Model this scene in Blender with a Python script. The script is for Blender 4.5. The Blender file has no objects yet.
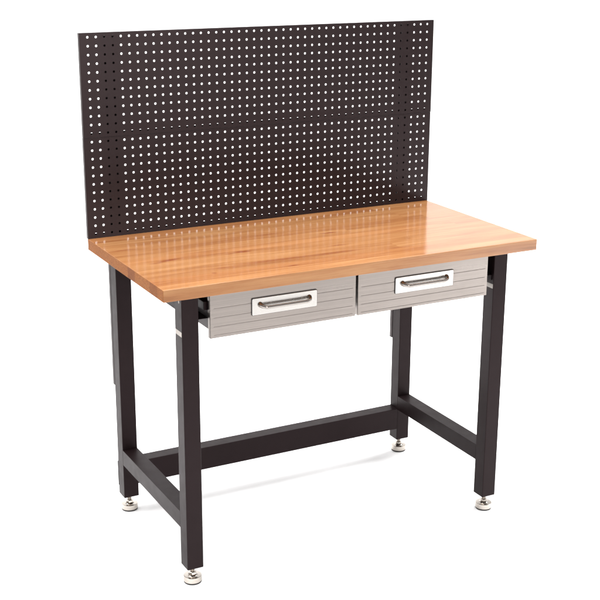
import bpy, bmesh, math, random
from mathutils import Vector, Matrix
random.seed(4)
I = 0.0254                      # one inch in metres
ZT = 35.95                      # height of the worktop surface above the floor, inches
S = bpy.context.scene
COL = S.collection

def P(x, y, z):                 # inches, z measured from the worktop surface -> metres
    return Vector((x * I, y * I, (z + ZT) * I))

# ------------------------------------------------------------------ materials
def new_mat(name):
    m = bpy.data.materials.new(name); m.use_nodes = True
    nt = m.node_tree
    return m, nt, nt.nodes['Principled BSDF']

def N(nt, t, **kw):
    n = nt.nodes.new(t)
    for k, v in kw.items():
        setattr(n, k, v)
    return n

def mth(nt, op, a, b=None, c=None, clamp=False):
    n = nt.nodes.new('ShaderNodeMath'); n.operation = op; n.use_clamp = clamp
    for i, v in enumerate((a, b, c)):
        if v is None: continue
        if isinstance(v, (int, float)): n.inputs[i].default_value = v
        else: nt.links.new(v, n.inputs[i])
    return n.outputs[0]

def mixc(nt, fac, a, b, mode='MIX'):
    n = nt.nodes.new('ShaderNodeMix'); n.data_type = 'RGBA'; n.blend_type = mode
    for sock, v in ((n.inputs[0], fac), (n.inputs[6], a), (n.inputs[7], b)):
        if isinstance(v, (int, float)): sock.default_value = v
        elif isinstance(v, tuple): sock.default_value = (*v, 1)
        else: nt.links.new(v, sock)
    return n.outputs[2]

def noise(nt, vec, scale, detail=3, rough=.5, dist=0):
    n = nt.nodes.new('ShaderNodeTexNoise')
    n.inputs['Scale'].default_value = scale; n.inputs['Detail'].default_value = detail
    n.inputs['Roughness'].default_value = rough; n.inputs['Distortion'].default_value = dist
    if vec is not None: nt.links.new(vec, n.inputs['Vector'])
    return n.outputs['Fac']

def mapping(nt, vec, scale=(1, 1, 1), loc=(0, 0, 0)):
    n = nt.nodes.new('ShaderNodeMapping')
    n.inputs['Scale'].default_value = scale; n.inputs['Location'].default_value = loc
    nt.links.new(vec, n.inputs['Vector'])
    return n.outputs[0]

def bump(nt, h, strength, dist, bsdf, base=None):
    n = nt.nodes.new('ShaderNodeBump')
    n.inputs['Strength'].default_value = strength; n.inputs['Distance'].default_value = dist
    nt.links.new(h, n.inputs['Height'])
    if base is not None: nt.links.new(base, n.inputs['Normal'])
    nt.links.new(n.outputs[0], bsdf.inputs['Normal'])
    return n.outputs[0]

def ramp(nt, fac, stops):
    n = nt.nodes.new('ShaderNodeValToRGB')
    cr = n.color_ramp
    while len(cr.elements) < len(stops): cr.elements.new(.5)
    for e, (p, c) in zip(cr.elements, stops):
        e.position = p; e.color = (*c, 1)
    nt.links.new(fac, n.inputs[0])
    return n.outputs[0]

def black_metal(name, col=(.0080, .0040, .0045), rough=.46, spec=.15):
    m, nt, b = new_mat(name)
    tc = N(nt, 'ShaderNodeTexCoord').outputs['Object']
    f = noise(nt, tc, 9, 4, .6)
    c = mixc(nt, f, tuple(v * .8 for v in col), tuple(v * 1.2 for v in col))
    nt.links.new(c, b.inputs['Base Color'])
    r = mth(nt, 'MULTIPLY_ADD', noise(nt, tc, 30, 3), .14, rough - .07)
    nt.links.new(r, b.inputs['Roughness'])
    b.inputs['Specular IOR Level'].default_value = spec
    b.inputs['Specular Tint'].default_value = (1, .82, .84, 1)
    bump(nt, noise(nt, tc, 1500, 2), .25, .0002, b)
    return m
M_FRAME = black_metal('black_powder_coat')
M_PEG = black_metal('pegboard_coat', (.0100, .0055, .0058), .40, .28)
M_DARK = black_metal('dark_steel', (.014, .011, .011), .5, .4)

def metal(name, col, rough, aniso_bump=0., dirt=0.):
    m, nt, b = new_mat(name)
    tc = N(nt, 'ShaderNodeTexCoord').outputs['Object']
    b.inputs['Metallic'].default_value = 1
    if aniso_bump:
        v = mapping(nt, tc, (6, 6, 2200))
        f = noise(nt, v, 1, 4, .65)
        v2 = mapping(nt, tc, (1.5, 1.5, 300))
        g = noise(nt, v2, 1, 3, .6)
        w = mth(nt, 'ADD', mth(nt, 'MULTIPLY', f, .5), mth(nt, 'MULTIPLY', g, .5))
        c = ramp(nt, w, [(.33, tuple(x * .82 for x in col)), (.5, col), (.68, tuple(min(1, x * 1.18) for x in col))])
        nt.links.new(c, b.inputs['Base Color'])
        bump(nt, f, aniso_bump, .0003, b)
        sm = noise(nt, mapping(nt, tc, (9, 9, 14)), 1.3, 5, .6, .6)
        nt.links.new(mth(nt, 'ADD', mth(nt, 'MULTIPLY_ADD', g, .2, rough - .18), mth(nt, 'MULTIPLY', sm, .16)), b.inputs['Roughness'])
    else:
        b.inputs['Base Color'].default_value = (*col, 1)
        nt.links.new(mth(nt, 'MULTIPLY_ADD', noise(nt, tc, 60, 3), .08, rough - .03), b.inputs['Roughness'])
    return m
M_STEEL = metal('brushed_steel', (.252, .224, .206), .32, .15)
M_PLATE = metal('polished_plate', (.46, .44, .42), .25)
M_CHROME = metal('chrome', (.30, .27, .25), .06)
M_NICKEL = metal('nickel', (.52, .475, .43), .17)

def plain(name, col, rough=.5, var=.1):
    m, nt, b = new_mat(name)
    tc = N(nt, 'ShaderNodeTexCoord').outputs['Object']
    f = noise(nt, tc, 25, 4)
    nt.links.new(mixc(nt, f, tuple(v * (1 - var) for v in col), tuple(v * (1 + var) for v in col)), b.inputs['Base Color'])
    b.inputs['Roughness'].default_value = rough
    return m
M_RUBBER = plain('black_rubber', (.012, .010, .010), .6)
M_STICK = plain('silver_label', (.34, .305, .275), .5)
M_SWEEP = plain('white_cyclorama', (.93, .93, .93), .9, .01)
M_STUDIO = plain('studio_floor', (.05, .047, .045), .8)

def wood():
    m, nt, b = new_mat('oiled_butcher_block')
    tc = N(nt, 'ShaderNodeTexCoord').outputs['Object']         # object origin at front left top corner
    sc = mapping(nt, tc, (1 / I, 1 / I, 1 / I))                 # inches
    sep = N(nt, 'ShaderNodeSeparateXYZ'); nt.links.new(sc, sep.inputs[0])
    X, Y, Z = sep.outputs
    # planks: glued staves of about 2.2 inches running the length of the top
    yw = mth(nt, 'DIVIDE', mth(nt, 'ADD', Y, 0.55), 2.21)
    row = mth(nt, 'FLOOR', yw)
    fr = mth(nt, 'FRACT', yw)
    rnd = N(nt, 'ShaderNodeTexWhiteNoise', noise_dimensions='1D'); nt.links.new(row, rnd.inputs['W'])
    off = mth(nt, 'MULTIPLY', rnd.outputs['Value'], 37.0)
    xw = mth(nt, 'DIVIDE', mth(nt, 'ADD', X, off), 64.0)
    inner = mth(nt, 'GREATER_THAN', row, .5)
    seg = mth(nt, 'MULTIPLY', mth(nt, 'FLOOR', xw), inner); xfr = mth(nt, 'FRACT', xw)
    rnd2 = N(nt, 'ShaderNodeTexWhiteNoise', noise_dimensions='2D')
    cb = N(nt, 'ShaderNodeCombineXYZ'); nt.links.new(row, cb.inputs[0]); nt.links.new(seg, cb.inputs[1])
    nt.links.new(cb.outputs[0], rnd2.inputs['Vector'])
    tone = mth(nt, 'ADD', mth(nt, 'MULTIPLY', rnd2.outputs['Value'], inner), mth(nt, 'MULTIPLY', mth(nt, 'SUBTRACT', 1, inner), .66))
    # grain coordinates, shifted for each stave
    cg = N(nt, 'ShaderNodeCombineXYZ')
    nt.links.new(mth(nt, 'MULTIPLY_ADD', tone, 90, X), cg.inputs[0])
    nt.links.new(mth(nt, 'MULTIPLY_ADD', tone, 40, Y), cg.inputs[1])
    nt.links.new(Z, cg.inputs[2])
    g1 = noise(nt, mapping(nt, cg.outputs[0], (.045, .6, .6)), 1.3, 5, .55, .9)
    g2 = noise(nt, mapping(nt, cg.outputs[0], (.12, 7, 7)), 1.6, 4, .65)
    g3 = noise(nt, mapping(nt, cg.outputs[0], (.9, 30, 30)), 1.5, 3, .6)
    wv = mth(nt, 'ADD', mth(nt, 'MULTIPLY', g1, .62), mth(nt, 'ADD', mth(nt, 'MULTIPLY', g2, .28), mth(nt, 'MULTIPLY', g3, .10)))
    base = ramp(nt, wv, [(.30, (.16, .055, .016)), (.45, (.255, .107, .037)), (.58, (.31, .148, .058)), (.74, (.365, .198, .090))])
    tint = ramp(nt, tone, [(0, (.84, .76, .70)), (.35, (.94, .92, .90)), (.7, (.98, .98, .97)), (1, (.96, .84, .76))])
    colr = mixc(nt, .62, base, tint, 'MULTIPLY')
    # seams between staves
    e = mth(nt, 'MINIMUM', fr, mth(nt, 'SUBTRACT', 1, fr))
    seam = mth(nt, 'SUBTRACT', 1, mth(nt, 'DIVIDE', e, .012), clamp=True)
    ex = mth(nt, 'MINIMUM', xfr, mth(nt, 'SUBTRACT', 1, xfr))
    seam2 = mth(nt, 'SUBTRACT', 1, mth(nt, 'DIVIDE', ex, .0006), clamp=True)
    sm = mth(nt, 'MAXIMUM', seam, mth(nt, 'MULTIPLY', seam2, inner))
    colr = mixc(nt, mth(nt, 'MULTIPLY', sm, .35), colr, (.22, .085, .03))
    colr = mixc(nt, 1, colr, mixc(nt, inner, (1.12, 1.12, 1.13), (1., 1., 1.)), 'MULTIPLY')   # front stave lightened: stronger light on the front edge put into its colour
    # mineral streaks and knots, each with a place of its own on the boards
    wob = noise(nt, mapping(nt, sc, (.5, 2.2, 1)), 1.4, 4, .6)
    wob2 = noise(nt, mapping(nt, sc, (1.1, 9, 1)), 1.2, 4, .7)
    knots = [(5.0, 10.75, 1.7, .38, .95, .20), (3.2, 10.2, .9, .3, .45, 0), (13.9, 10.5, 1.15, .42, .95, .0), (12.3, 10.3, .9, .2, .5, .1),
             (27.3, 13.9, 1.5, .20, 1.0, -.08), (25.2, 8.2, 1.4, .22, .7, -.03),
             (7.4, 3.75, .32, .30, .7, 0), (16.5, 2.65, .75, .22, 1.0, 0), (1.9, 17.2, 2.0, .26, .6, 0),
             (20, 16.4, 2.4, .22, .4, 0), (36, 11, 2.8, .22, .35, 0), (31, 4.1, 2.6, .24, .4, 0),
             (15.5, 5.6, 5.5, .30, .55, -.02), (9.5, 5.2, 2.2, .25, .45, 0), (23.5, 5.4, 4.5, .35, .42, 0),
             (41, 6, 3.2, .25, .3, 0), (8, 20.6, 4.0, .45, .35, 0), (19, 20.2, 4.0, .3, .3, 0)]
    tot = None
    for (kx, ky, rx, ry, amp, tilt) in knots:
        dx = mth(nt, 'DIVIDE', mth(nt, 'SUBTRACT', X, kx), rx)
        dy0 = mth(nt, 'SUBTRACT', mth(nt, 'SUBTRACT', Y, ky), mth(nt, 'MULTIPLY', mth(nt, 'SUBTRACT', X, kx), tilt))
        dyw = mth(nt, 'MULTIPLY_ADD', mth(nt, 'SUBTRACT', wob, .5), .9, dy0)
        dy = mth(nt, 'DIVIDE', dyw, ry)
        d = mth(nt, 'SQRT', mth(nt, 'ADD', mth(nt, 'MULTIPLY', dx, dx), mth(nt, 'MULTIPLY', dy, dy)))
        v = mth(nt, 'MULTIPLY', mth(nt, 'SUBTRACT', 1.15, d, clamp=True), amp)
        tot = v if tot is None else mth(nt, 'MAXIMUM', tot, v)
    tot = mth(nt, 'MULTIPLY', tot, mth(nt, 'MULTIPLY_ADD', wob2, 2.0, .35), clamp=True)
    topm = mth(nt, 'GREATER_THAN', Z, -.12)
    tot = mth(nt, 'MULTIPLY', tot, topm)
    colr = mixc(nt, tot, colr, (.16, .040, .012))
    # end grain on the two short ends: blocky, redder, deeper
    geo = N(nt, 'ShaderNodeTexCoord')
    ns = N(nt, 'ShaderNodeSeparateXYZ'); nt.links.new(geo.outputs['Normal'], ns.inputs[0])
    endm = mth(nt, 'GREATER_THAN', mth(nt, 'ABSOLUTE', ns.outputs[0]), .75)
    eg = noise(nt, mapping(nt, sc, (1, 1.1, 4)), 2.4, 5, .7, 1.2)
    ecol = ramp(nt, eg, [(.3, (.13, .040, .008)), (.5, (.215, .073, .015)), (.7, (.29, .115, .027))])
    ecol = mixc(nt, .8, ecol, ramp(nt, rnd.outputs['Value'], [(0, (.62, .5, .42)), (.5, (.95, .9, .85)), (1, (1., 1., 1.))]), 'MULTIPLY')
    colr = mixc(nt, endm, colr, ecol)
    nt.links.new(colr, b.inputs['Base Color'])
    b.inputs['Roughness'].default_value = .5
    b.inputs['Specular IOR Level'].default_value = .05
    nt.links.new(mth(nt, 'MULTIPLY_ADD', endm, -.9, .9), b.inputs['Coat Weight'])
    b.inputs['Coat IOR'].default_value = 1.4
    cr = mth(nt, 'MULTIPLY_ADD', noise(nt, mapping(nt, sc, (.25, .5, .5)), .8, 5, .6), .12, .03)
    nt.links.new(cr, b.inputs['Coat Roughness'])
    h = mth(nt, 'ADD', mth(nt, 'MULTIPLY', g3, .4), mth(nt, 'MULTIPLY', g2, .6))
    bn = N(nt, 'ShaderNodeBump'); bn.inputs['Strength'].default_value = .10; bn.inputs['Distance'].default_value = .0006
    nt.links.new(h, bn.inputs['Height'])
    nt.links.new(bn.outputs[0], b.inputs['Normal'])
    bn2 = N(nt, 'ShaderNodeBump'); bn2.inputs['Strength'].default_value = 1; bn2.inputs['Distance'].default_value = .00007
    lines = noise(nt, mapping(nt, sc, (.25, 22, 22)), 1, 2, .5)      # fine sanding lines running with the grain
    nt.links.new(lines, bn2.inputs['Height'])
    nt.links.new(bn2.outputs[0], b.inputs['Coat Normal'])
    return m
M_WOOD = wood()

# ------------------------------------------------------------------ geometry helpers (inches)
def link(name, bm, mats, parent=None, loc=(0, 0, -ZT), smooth=False, label=None):
    me = bpy.data.meshes.new(name)
    bmesh.ops.recalc_face_normals(bm, faces=bm.faces)
    o0 = Vector(loc)
    for v in bm.verts: v.co = (v.co - o0) * I
    bm.to_mesh(me); bm.free()
    for m in (mats if isinstance(mats, (list, tuple)) else [mats]): me.materials.append(m)
    o = bpy.data.objects.new(name, me)
    COL.objects.link(o)
    wl = Vector((o0.x, o0.y, o0.z + ZT)) * I
    o.location = wl
    if parent is not None:
        o.parent = parent
        o.location = wl - WORLD[parent.name]
    WORLD[o.name] = wl
    if smooth:
        for p in me.polygons: p.use_smooth = True
        me.set_sharp_from_angle(angle=math.radians(40))
        wn = o.modifiers.new('weighted_normals', 'WEIGHTED_NORMAL'); wn.keep_sharp = True; wn.weight = 100
    if label: o['label'] = label
    return o
WORLD = {}

def box(bm, x0, x1, y0, y1, z0, z1, bev=.04, seg=2, mi=0):
    t = bmesh.new()
    bmesh.ops.create_cube(t, size=1)
    for v in t.verts:
        v.co = Vector((x0 + (v.co.x + .5) * (x1 - x0), y0 + (v.co.y + .5) * (y1 - y0), z0 + (v.co.z + .5) * (z1 - z0)))
    if bev:
        bmesh.ops.bevel(t, geom=t.edges[:], offset=bev, segments=seg, affect='EDGES', profile=.5)
    for f in t.faces: f.material_index = mi
    me = bpy.data.meshes.new('t'); t.to_mesh(me); t.free()
    bm.from_mesh(me); bpy.data.meshes.remove(me)

def lathe(bm, cx, cy, prof, n=40, mi=0):        # prof: (r, z) from bottom to top
    rings = []
    for r, z in prof:
        rings.append([bm.verts.new((cx + r * math.cos(2 * math.pi * k / n), cy + r * math.sin(2 * math.pi * k / n), z)) for k in range(n)])
    for a, b in zip(rings, rings[1:]):
        for k in range(n):
            bm.faces.new((a[k], a[(k + 1) % n], b[(k + 1) % n], b[k])).material_index = mi
    bm.faces.new(rings[0][::-1]).material_index = mi; bm.faces.new(rings[-1]).material_index = mi

def tube(bm, pts, radii, n=20, flat=1.0, mi=0):  # swept tube in the x/y plane; flat scales the y-ish radius
    rings = []
    for i, p in enumerate(pts):
        a = Vector(pts[max(i - 1, 0)]); b = Vector(pts[min(i + 1, len(pts) - 1)])
        d = (b - a).normalized()
        up = Vector((0, 0, 1)); up = (up - d * up.dot(d)).normalized()
        s = d.cross(up)
        r = radii[i]
        rings.append([bm.verts.new(Vector(p) + s * (math.cos(2 * math.pi * k / n) * r * flat) + up * (math.sin(2 * math.pi * k / n) * r)) for k in range(n)])
    for a, b in zip(rings, rings[1:]):
        for k in range(n):
            bm.faces.new((a[k], a[(k + 1) % n], b[(k + 1) % n], b[k])).material_index = mi
    bm.faces.new(rings[0]); bm.faces.new(rings[-1])

# ------------------------------------------------------------------ the workbench
bench = bpy.data.objects.new('workbench', None)
COL.objects.link(bench)
bench.empty_display_size = .2
bench.location = (24 * I, 12 * I, 0)
WORLD['workbench'] = Vector((24 * I, 12 * I, 0))
bench['label'] = 'black steel workbench with wooden top, two steel drawers and a perforated back panel'
bench['category'] = 'workbench'

W, D, T = 48.0, 24.12, 1.33
bm = bmesh.new(); box(bm, 0, W, 0, D, -T, 0, .07, 3)
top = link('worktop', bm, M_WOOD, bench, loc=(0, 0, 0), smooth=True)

# legs
XL, XR, LW = 2.76, 43.34, 1.95
YF, YB = 1.95, 22.56
LB = -33.93
def make_leg(x, y, sticker=False):
    bm = bmesh.new()
    box(bm, x, x + LW, y, y + LW, LB, -T - .01, .09, 3)
    leg = link('leg', bm, M_FRAME, bench, loc=(x + LW / 2, y + LW / 2, LB), smooth=True)
    cx, cy = x + LW / 2, y + LW / 2
    bm = bmesh.new()
    zb = -ZT
    lathe(bm, cx, cy, [(.96, zb + .17), (1.02, zb + .20), (1.04, zb + .26), (1.04, zb + .76), (1.02, zb + .82), (.97, zb + .845), (.60, zb + .86), (.55, zb + .92), (.42, zb + .97), (.30, zb + .98)], 48)
    t = bmesh.new()
    lathe(bm, cx, cy, [(.40, zb + .985), (.44, zb + 1.02), (.44, zb + 1.26), (.40, zb + 1.30)], 6)
    z = zb + 1.305
    prof = []
    while z < LB - .03:
        prof += [(.20, z), (.25, z + .035)]; z += .07
    prof.append((.20, LB - .002))
    lathe(bm, cx, cy, prof, 24)
    link('levelling_foot', bm, M_NICKEL, leg, loc=(cx, cy, zb), smooth=True)
    bm = bmesh.new()
    lathe(bm, cx, cy, [(.92, zb + .002), (1.0, zb + .03), (1.02, zb + .12), (1.0, zb + .165)], 48)
    link('rubber_pad', bm, M_RUBBER, leg, loc=(cx, cy, zb), smooth=True)
    if sticker:
        bm = bmesh.new()
        box(bm, x - .012, x, y + .10, y + LW - .08, -6.12, -5.58, 0)
        link('sticker', bm, M_STICK, leg, loc=(x, y + 1, -5.85))
    if sticker == 2:
        bm = bmesh.new()
        t = [(0.0, 0), (.0, .0)]
        n = 16
        a = [bm.verts.new((x - .05, y + .62 + .13 * math.cos(k * math.tau / n), -2.28 + .16 * math.sin(k * math.tau / n))) for k in range(n)]
        b_ = [bm.verts.new((x + .0, y + .62 + .15 * math.cos(k * math.tau / n), -2.28 + .18 * math.sin(k * math.tau / n))) for k in range(n)]
        for k in range(n): bm.faces.new((a[k], a[(k + 1) % n], b_[(k + 1) % n], b_[k]))
        bm.faces.new(a)
        link('bolt', bm, M_STICK, leg, loc=(x, y + .6, -2.28))
    return leg
make_leg(XL, YF, 2)
make_leg(XR, YF, 1)
make_leg(XL, YB)
make_leg(XR, YB)

# side beams (front leg to rear leg), top rails under the worktop, rear stretcher
for x in (XL, XR):
    bm = bmesh.new(); box(bm, x + .004, x + LW - .004, YF + LW - .03, YB + .03, -29.34, -27.30, .05, 2)
    link('side_beam', bm, M_FRAME, bench, loc=(x + LW / 2, 13, -28.3), smooth=True)
    bm = bmesh.new(); box(bm, x + .02, x + LW - .02, YF + LW - .03, YB + .03, -3.05, -T - .012, .05, 2)
    link('top_rail', bm, M_FRAME, bench, loc=(x + LW / 2, 13, -2), smooth=True)
bm = bmesh.new(); box(bm, XL + LW - .03, XR + .03, YB + .01, YB + LW - .02, -32.24, -29.16, .07, 2)
link('stretcher', bm, M_FRAME, bench, loc=(24, YB + 1, -30.7), smooth=True)
bm = bmesh.new(); box(bm, XL + LW, XR, YB + .2, YB + LW - .1, -3.0, -T - .014, .05, 2)
link('rear_rail', bm, M_FRAME, bench, loc=(24, YB + 1, -2), smooth=True)
for x in (XL, XR):
    bm = bmesh.new(); box(bm, x - .03, x + LW + .12, YB + LW + .002, YB + LW + .09, -32.85, -29.5, .02, 1)
    link('mounting_plate', bm, M_FRAME, bench, loc=(x + 1, YB + LW, -30.5))

# uprights that carry the perforated panels
for x in (XL - .02, XR - .05):
    bm = bmesh.new()
    box(bm, x, x + 1.92, 24.53, 25.12, -19.2, 23.6, .05, 2)
    for z in (-18.2, -10.2, -2.6):
        box(bm, x + .8, x + 1.1, 25.12, 25.25, z, z + .3, .05, 1)
    link('upright', bm, M_DARK, bench, loc=(x + 1, 24.8, -19.2), smooth=True)

# perforated panels: a real hole in every inch of the grid, edges folded back
def peg_panel(z0):
    YP, TH, FD, LIP = (23.875 if z0 > 1 else 23.93), .05, .50, .475
    bm = bmesh.new()
    n = 16; R = .14
    gap = .015
    x0, x1, zb, zt = 0.0, 48.0, (z0 + gap if z0 > 1 else .006), z0 + 12 - gap
    def lay(y):
        vs = {}
        def V(x, z):
            k = (round(x, 4), round(z, 4))
            if k not in vs: vs[k] = bm.verts.new((x, y, z))
            return vs[k]
        xs = [x0] + [.5 + i for i in range(48)] + [x1]
        circles = []
        for j in range(12):
            za = zb if j == 0 else z0 + j
            zc = z0 + j + 1 if j < 11 else zt
            # outer strips beside the grid
            for (xa, xb) in ((x0, .5), (47.5, x1)):
                bm.faces.new((V(xa, za), V(xb, za), V(xb, zc), V(xa, zc)))
            for i in range(47):
                xa, xb = .5 + i, 1.5 + i
                cx, cz = 1.0 + i, z0 + j + .5
                ring = [bm.verts.new((cx + R * math.cos(math.tau * (k + .5) / n), y, cz + R * math.sin(math.tau * (k + .5) / n))) for k in range(n)]
                circles.append(ring)
                # corners: NE, NW, SW, SE
                ne, nw, sw, se = V(xb, zc), V(xa, zc), V(xa, za), V(xb, za)
                q = n // 4
                cor = [ne, nw, sw, se]
                for s in range(4):
                    # quadrant s spans ring indices s*q .. s*q+q-1, centred on the corner s
                    for k in range(q - 1):
                        bm.faces.new((ring[s * q + k], cor[s], ring[s * q + k + 1]))
                    bm.faces.new((ring[s * q + q - 1], cor[s], cor[(s + 1) % 4], ring[(s * q + q) % n]))
        return circles
    ca = lay(YP); cb = lay(YP + TH)
    for a, b_ in zip(ca, cb):
        for k in range(n):
            bm.faces.new((a[k], a[(k + 1) % n], b_[(k + 1) % n], b_[k]))
    bmesh.ops.remove_doubles(bm, verts=bm.verts, dist=.0001)
    # folded flanges and return lips
    box(bm, x0 + .001, x0 + TH, YP + .002, YP + FD, zb, zt, 0)
    box(bm, x1 - TH, x1 - .001, YP + .002, YP + FD, zb, zt, 0)
    box(bm, x0 + TH, x1 - TH, YP + .002, YP + FD, zb + .001, zb + TH, 0)
    box(bm, x0 + TH, x1 - TH, YP + .002, YP + FD, zt - TH, zt - .001, 0)
    box(bm, x0 + TH, x1 - TH, YP + FD - TH, YP + FD - .001, zb + TH, zb + LIP, 0)
    box(bm, x0 + TH, x1 - TH, YP + FD - TH, YP + FD - .001, zt - .36, zt - TH, 0)
    # the sheet's own outer edge, slightly rounded
    for a in ((x0, zb, x1, zb), (x0, zt, x1, zt), (x0, zb, x0, zt), (x1, zb, x1, zt)):
        pass
    return link('peg_panel', bm, M_PEG, bench, loc=(24, YP, z0))
peg_panel(.035)
peg_panel(12.035)

# drawers
YD = 1.50
def drawer(x0, x1, px0):
    z0, z1 = -6.60, -1.52
    bm = bmesh.new()
    # front sheet with pressed horizontal grooves between two plain margins
    m = .34
    gs = [-3.22, -4.27, -5.28, -6.22]
    box(bm, x0, x1, YD + .035, YD + .62, z0, z1, .05, 2)
    zs = []
    prof = [(z1 - .02, 0)]
    for g in gs:
        prof += [(g + .07, 0), (g + .02, .026), (g - .02, .026), (g - .07, 0)]
    prof.append((z0 + .02, 0))
    xs = [(x0 + .02, 0), (x0 + m, 0), (x0 + m + .12, 1), (x1 - m - .12, 1), (x1 - m, 0), (x1 - .02, 0)]
    grid = [[bm.verts.new((x, YD + .03 + d * k - .03, z)) for (x, k) in xs] for (z, d) in prof]
    for a, b_ in zip(grid, grid[1:]):
        for k in range(len(xs) - 1):
            bm.faces.new((a[k], a[k + 1], b_[k + 1], b_[k]))
    # close the sheet's rim back to the folded body
    rim = [grid[0][k] for k in range(len(xs))] + [r[-1] for r in grid[1:]] + [grid[-1][k] for k in range(len(xs) - 2, -1, -1)] + [r[0] for r in grid[-2:0:-1]]
    back = [bm.verts.new((v.co.x + (.02 if v.co.x > (x0 + x1) / 2 else -.02) * (1 if abs(v.co.x - x0) < .1 or abs(v.co.x - x1) < .1 else 0),
                          YD + .05, v.co.z + (.018 if v is grid[0][0] or v in grid[0] else (-.018 if v in grid[-1] else 0)))) for v in rim]
    for k in range(len(rim)):
        bm.faces.new((rim[k], rim[(k + 1) % len(rim)], back[(k + 1) % len(rim)], back[k]))
    d = link('drawer', bm, M_STEEL, bench, loc=((x0 + x1) / 2, YD, z0))
    # tray behind the front
    bm = bmesh.new()
    box(bm, x0 + .6, x1 - .6, YD + .622, 20.5, z0 + .45, z1 - .5, .03, 1)
    link('tray', bm, M_DARK, d, loc=((x0 + x1) / 2, 10, z0))
    # raised handle plate on a dark gasket
    pw, pz0, pz1 = 7.98, -4.66, -2.76
    def rr(bm, xa, xb, za, zc, ya, yb, r, bev):
        n = 6; pts = []
        for (cx, cz, a0) in ((xb - r, zc - r, 0), (xa + r, zc - r, 90), (xa + r, za + r, 180), (xb - r, za + r, 270)):
            for k in range(n + 1):
                a = math.radians(a0 + 90 * k / n); pts.append((cx + r * math.cos(a), cz + r * math.sin(a)))
        f = [bm.verts.new((x, ya + bev, z)) for x, z in pts]
        b2 = [bm.verts.new((x, yb, z)) for x, z in pts]
        cxm, czm = (xa + xb) / 2, (za + zc) / 2
        g = [bm.verts.new((x - math.copysign(bev, x - cxm), ya, z - math.copysign(bev, z - czm))) for x, z in pts]
        L = len(pts)
        for k in range(L):
            bm.faces.new((f[k], f[(k + 1) % L], b2[(k + 1) % L], b2[k]))
            bm.faces.new((g[k], g[(k + 1) % L], f[(k + 1) % L], f[k]))
        bm.faces.new(g); bm.faces.new(b2)
    bm = bmesh.new(); rr(bm, px0 - .06, px0 + pw + .04, pz0 - .03, pz1 + .07, YD - .09, YD + .02, .16, .01)
    link('gasket', bm, M_RUBBER, d, loc=(px0 + 4, YD, -3.7))
    bm = bmesh.new(); rr(bm, px0, px0 + pw, pz0, pz1, YD - .135, YD - .02, .13, .02)
    link('handle_plate', bm, M_PLATE, d, loc=(px0 + 4, YD, -3.7))
    # bow handle: two flared feet and a bar
    bm = bmesh.new()
    ha, hb = px0 + .95, px0 + 7.0
    y0 = YD - .13; zf = -3.52
    pts, rad = [], []
    for k in range(13):
        t = k / 12
        a = t * math.pi / 2
        pts.append((ha + .55 * (1 - math.cos(a)), y0 - .60 * math.sin(a), zf - .20 * t)); rad.append(.33 - .14 * min(1, t * 1.5) ** .8)
    mid = [(ha + .55 + (hb - ha - 1.1) * k / 10, y0 - .60, zf - .20) for k in range(1, 10)]
    pts2 = pts + mid + [((ha + hb) - p[0], p[1], p[2]) for p in pts[::-1]]
    rad2 = rad + [.19 - .01 * math.sin(math.pi * k / 10) for k in range(1, 10)] + rad[::-1]
    tube(bm, pts2, rad2, 24, .9)
    link('handle', bm, M_CHROME, d, loc=(px0 + 4, YD - .5, -3.7), smooth=True)
    return d
drawer(5.84, 23.80, 10.78)
drawer(24.10, 42.02, 29.02)

# dark housing above and beside the drawers, with the rails they run on
bm = bmesh.new()
box(bm, 6.0, 41.9, 2.3, 20.8, -1.49, -1.345, .02, 1)
box(bm, 6.0, 6.08, 2.3, 20.8, -5.6, -1.495, .01, 1)
box(bm, 41.82, 41.9, 2.3, 20.8, -5.6, -1.495, .01, 1)
link('drawer_housing', bm, M_DARK, bench, loc=(24, 10, -1.5))
for (xa, xb) in ((4.72, 5.99), (41.92, 43.33)):
    bm = bmesh.new()
    box(bm, xa, xb, 2.35, 20.8, -4.50, -4.44, .01, 1)
    box(bm, (xa if xa < 10 else xb - .08), (xa + .08 if xa < 10 else xb), 2.35, 20.8, -5.1, -4.505, .01, 1)
    box(bm, (xb - .5 if xa < 10 else xa), (xb if xa < 10 else xa + .5), 2.35, 20.8, -3.6, -2.6, .1, 2)
    link('slide_rail', bm, M_FRAME, bench, loc=(xa, 10, -4.5), smooth=True)

# ------------------------------------------------------------------ the studio: white cyclorama on a dark floor
def structure(o): o['kind'] = 'structure'
bm = bmesh.new()
box(bm, -600, 700, -500, 500, -ZT - 3.5, -ZT - 2.5, 0)
structure(link('floor', bm, M_STUDIO, None, loc=(0, 0, -ZT - 2.5)))
bm = bmesh.new()
prof = [(-150, -2.45), (-150, -.02), (-149.98, 0)]
R = 50; YW = 165; H = 190
prof += [(YW - R + R * math.sin(a), R - R * math.cos(a)) for a in [math.radians(3 * k) for k in range(31)]]
prof += [(YW, H), (YW + 4, H), (YW + 4, -2.45)]
n = len(prof)
A = [bm.verts.new((-260, y, z - ZT)) for y, z in prof]
B = [bm.verts.new((380, y, z - ZT)) for y, z in prof]
for k in range(n):
    bm.faces.new((A[k], A[(k + 1) % n], B[(k + 1) % n], B[k]))
bm.faces.new(A); bm.faces.new(B[::-1])
structure(link('backdrop', bm, M_SWEEP, None, loc=(0, 0, -ZT), smooth=True))

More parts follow.
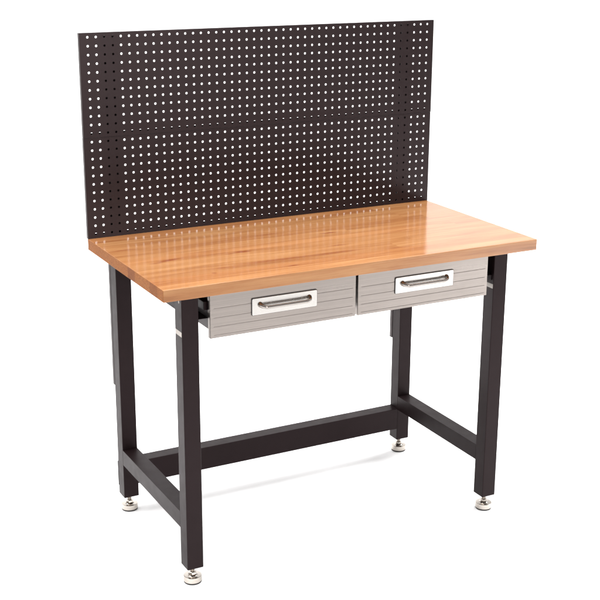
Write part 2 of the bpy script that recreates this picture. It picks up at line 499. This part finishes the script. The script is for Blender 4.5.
# ------------------------------------------------------------------ lamps
def area(name, loc, target, sx, sy, power, col=(1, 1, 1), spread=180):
    l = bpy.data.lights.new(name, 'AREA'); l.shape = 'RECTANGLE'
    l.size = sx * I; l.size_y = sy * I; l.energy = power; l.color = col; l.spread = math.radians(spread)
    o = bpy.data.objects.new(name, l); COL.objects.link(o)
    o.location = P(*loc)
    o.rotation_euler = (P(*target) - P(*loc)).to_track_quat('-Z', 'Y').to_euler()
    return o

area('overhead_softbox', (-125, 18, 130), (-105, 18, -36), 130, 150, 190, (1, 1, 1), 130)
area('overhead_softbox', (24, 50, 140), (24, 50, -36), 120, 150, 190, (1, 1, 1), 130)
area('overhead_softbox', (190, 22, 130), (170, 22, -36), 150, 160, 235, (1, 1, 1), 130)
area('front_floor_fill', (60, -35, 140), (60, -35, -36), 200, 50, 65, (1, 1, 1), 130)  # unseen lamp added to lift the floor shadows in front of the bench
area('floor_patch_fill', (128, -100, -4), (124, -96, -36), 30, 30, 28, (1, 1, 1), 120)  # unseen low lamp added to brighten the floor mirrored in the right drawer
area('front_softbox', (48, -165, 42), (15, 10, 8), 60, 50, 32, (1, .98, .98), 120)
w = bpy.data.worlds.new('World'); S.world = w; w.use_nodes = True
bg = w.node_tree.nodes['Background']
bg.inputs['Color'].default_value = (1, .985, .975, 1); bg.inputs['Strength'].default_value = .50

# ------------------------------------------------------------------ camera
cam = bpy.data.cameras.new('camera')
co = bpy.data.objects.new('camera', cam); COL.objects.link(co)
yaw, pit, rol = 0.489188573, -0.299664395, 0.00630821447
f = Vector((math.sin(yaw) * math.cos(pit), math.cos(yaw) * math.cos(pit), math.sin(pit)))
r = Vector((math.cos(yaw), -math.sin(yaw), 0)); u = r.cross(f)
r2 = r * math.cos(rol) + u * math.sin(rol); u2 = -r * math.sin(rol) + u * math.cos(rol)
mt = Matrix((( r2.x, u2.x, -f.x), (r2.y, u2.y, -f.y), (r2.z, u2.z, -f.z))).to_4x4()
mt.translation = P(-44.6037, -114.797, 36.7157)
co.matrix_world = mt
cam.sensor_width = 36; cam.lens = 1244.36562 / 600 * 36
cam.shift_x = -(305.0047 - 300) / 600; cam.shift_y = (301.6999 - 300) / 600
cam.clip_start = .05; cam.clip_end = 200
S.camera = co

S.view_settings.view_transform = 'Standard'; S.view_settings.look = 'None'
S.view_settings.exposure = 0; S.view_settings.gamma = 1
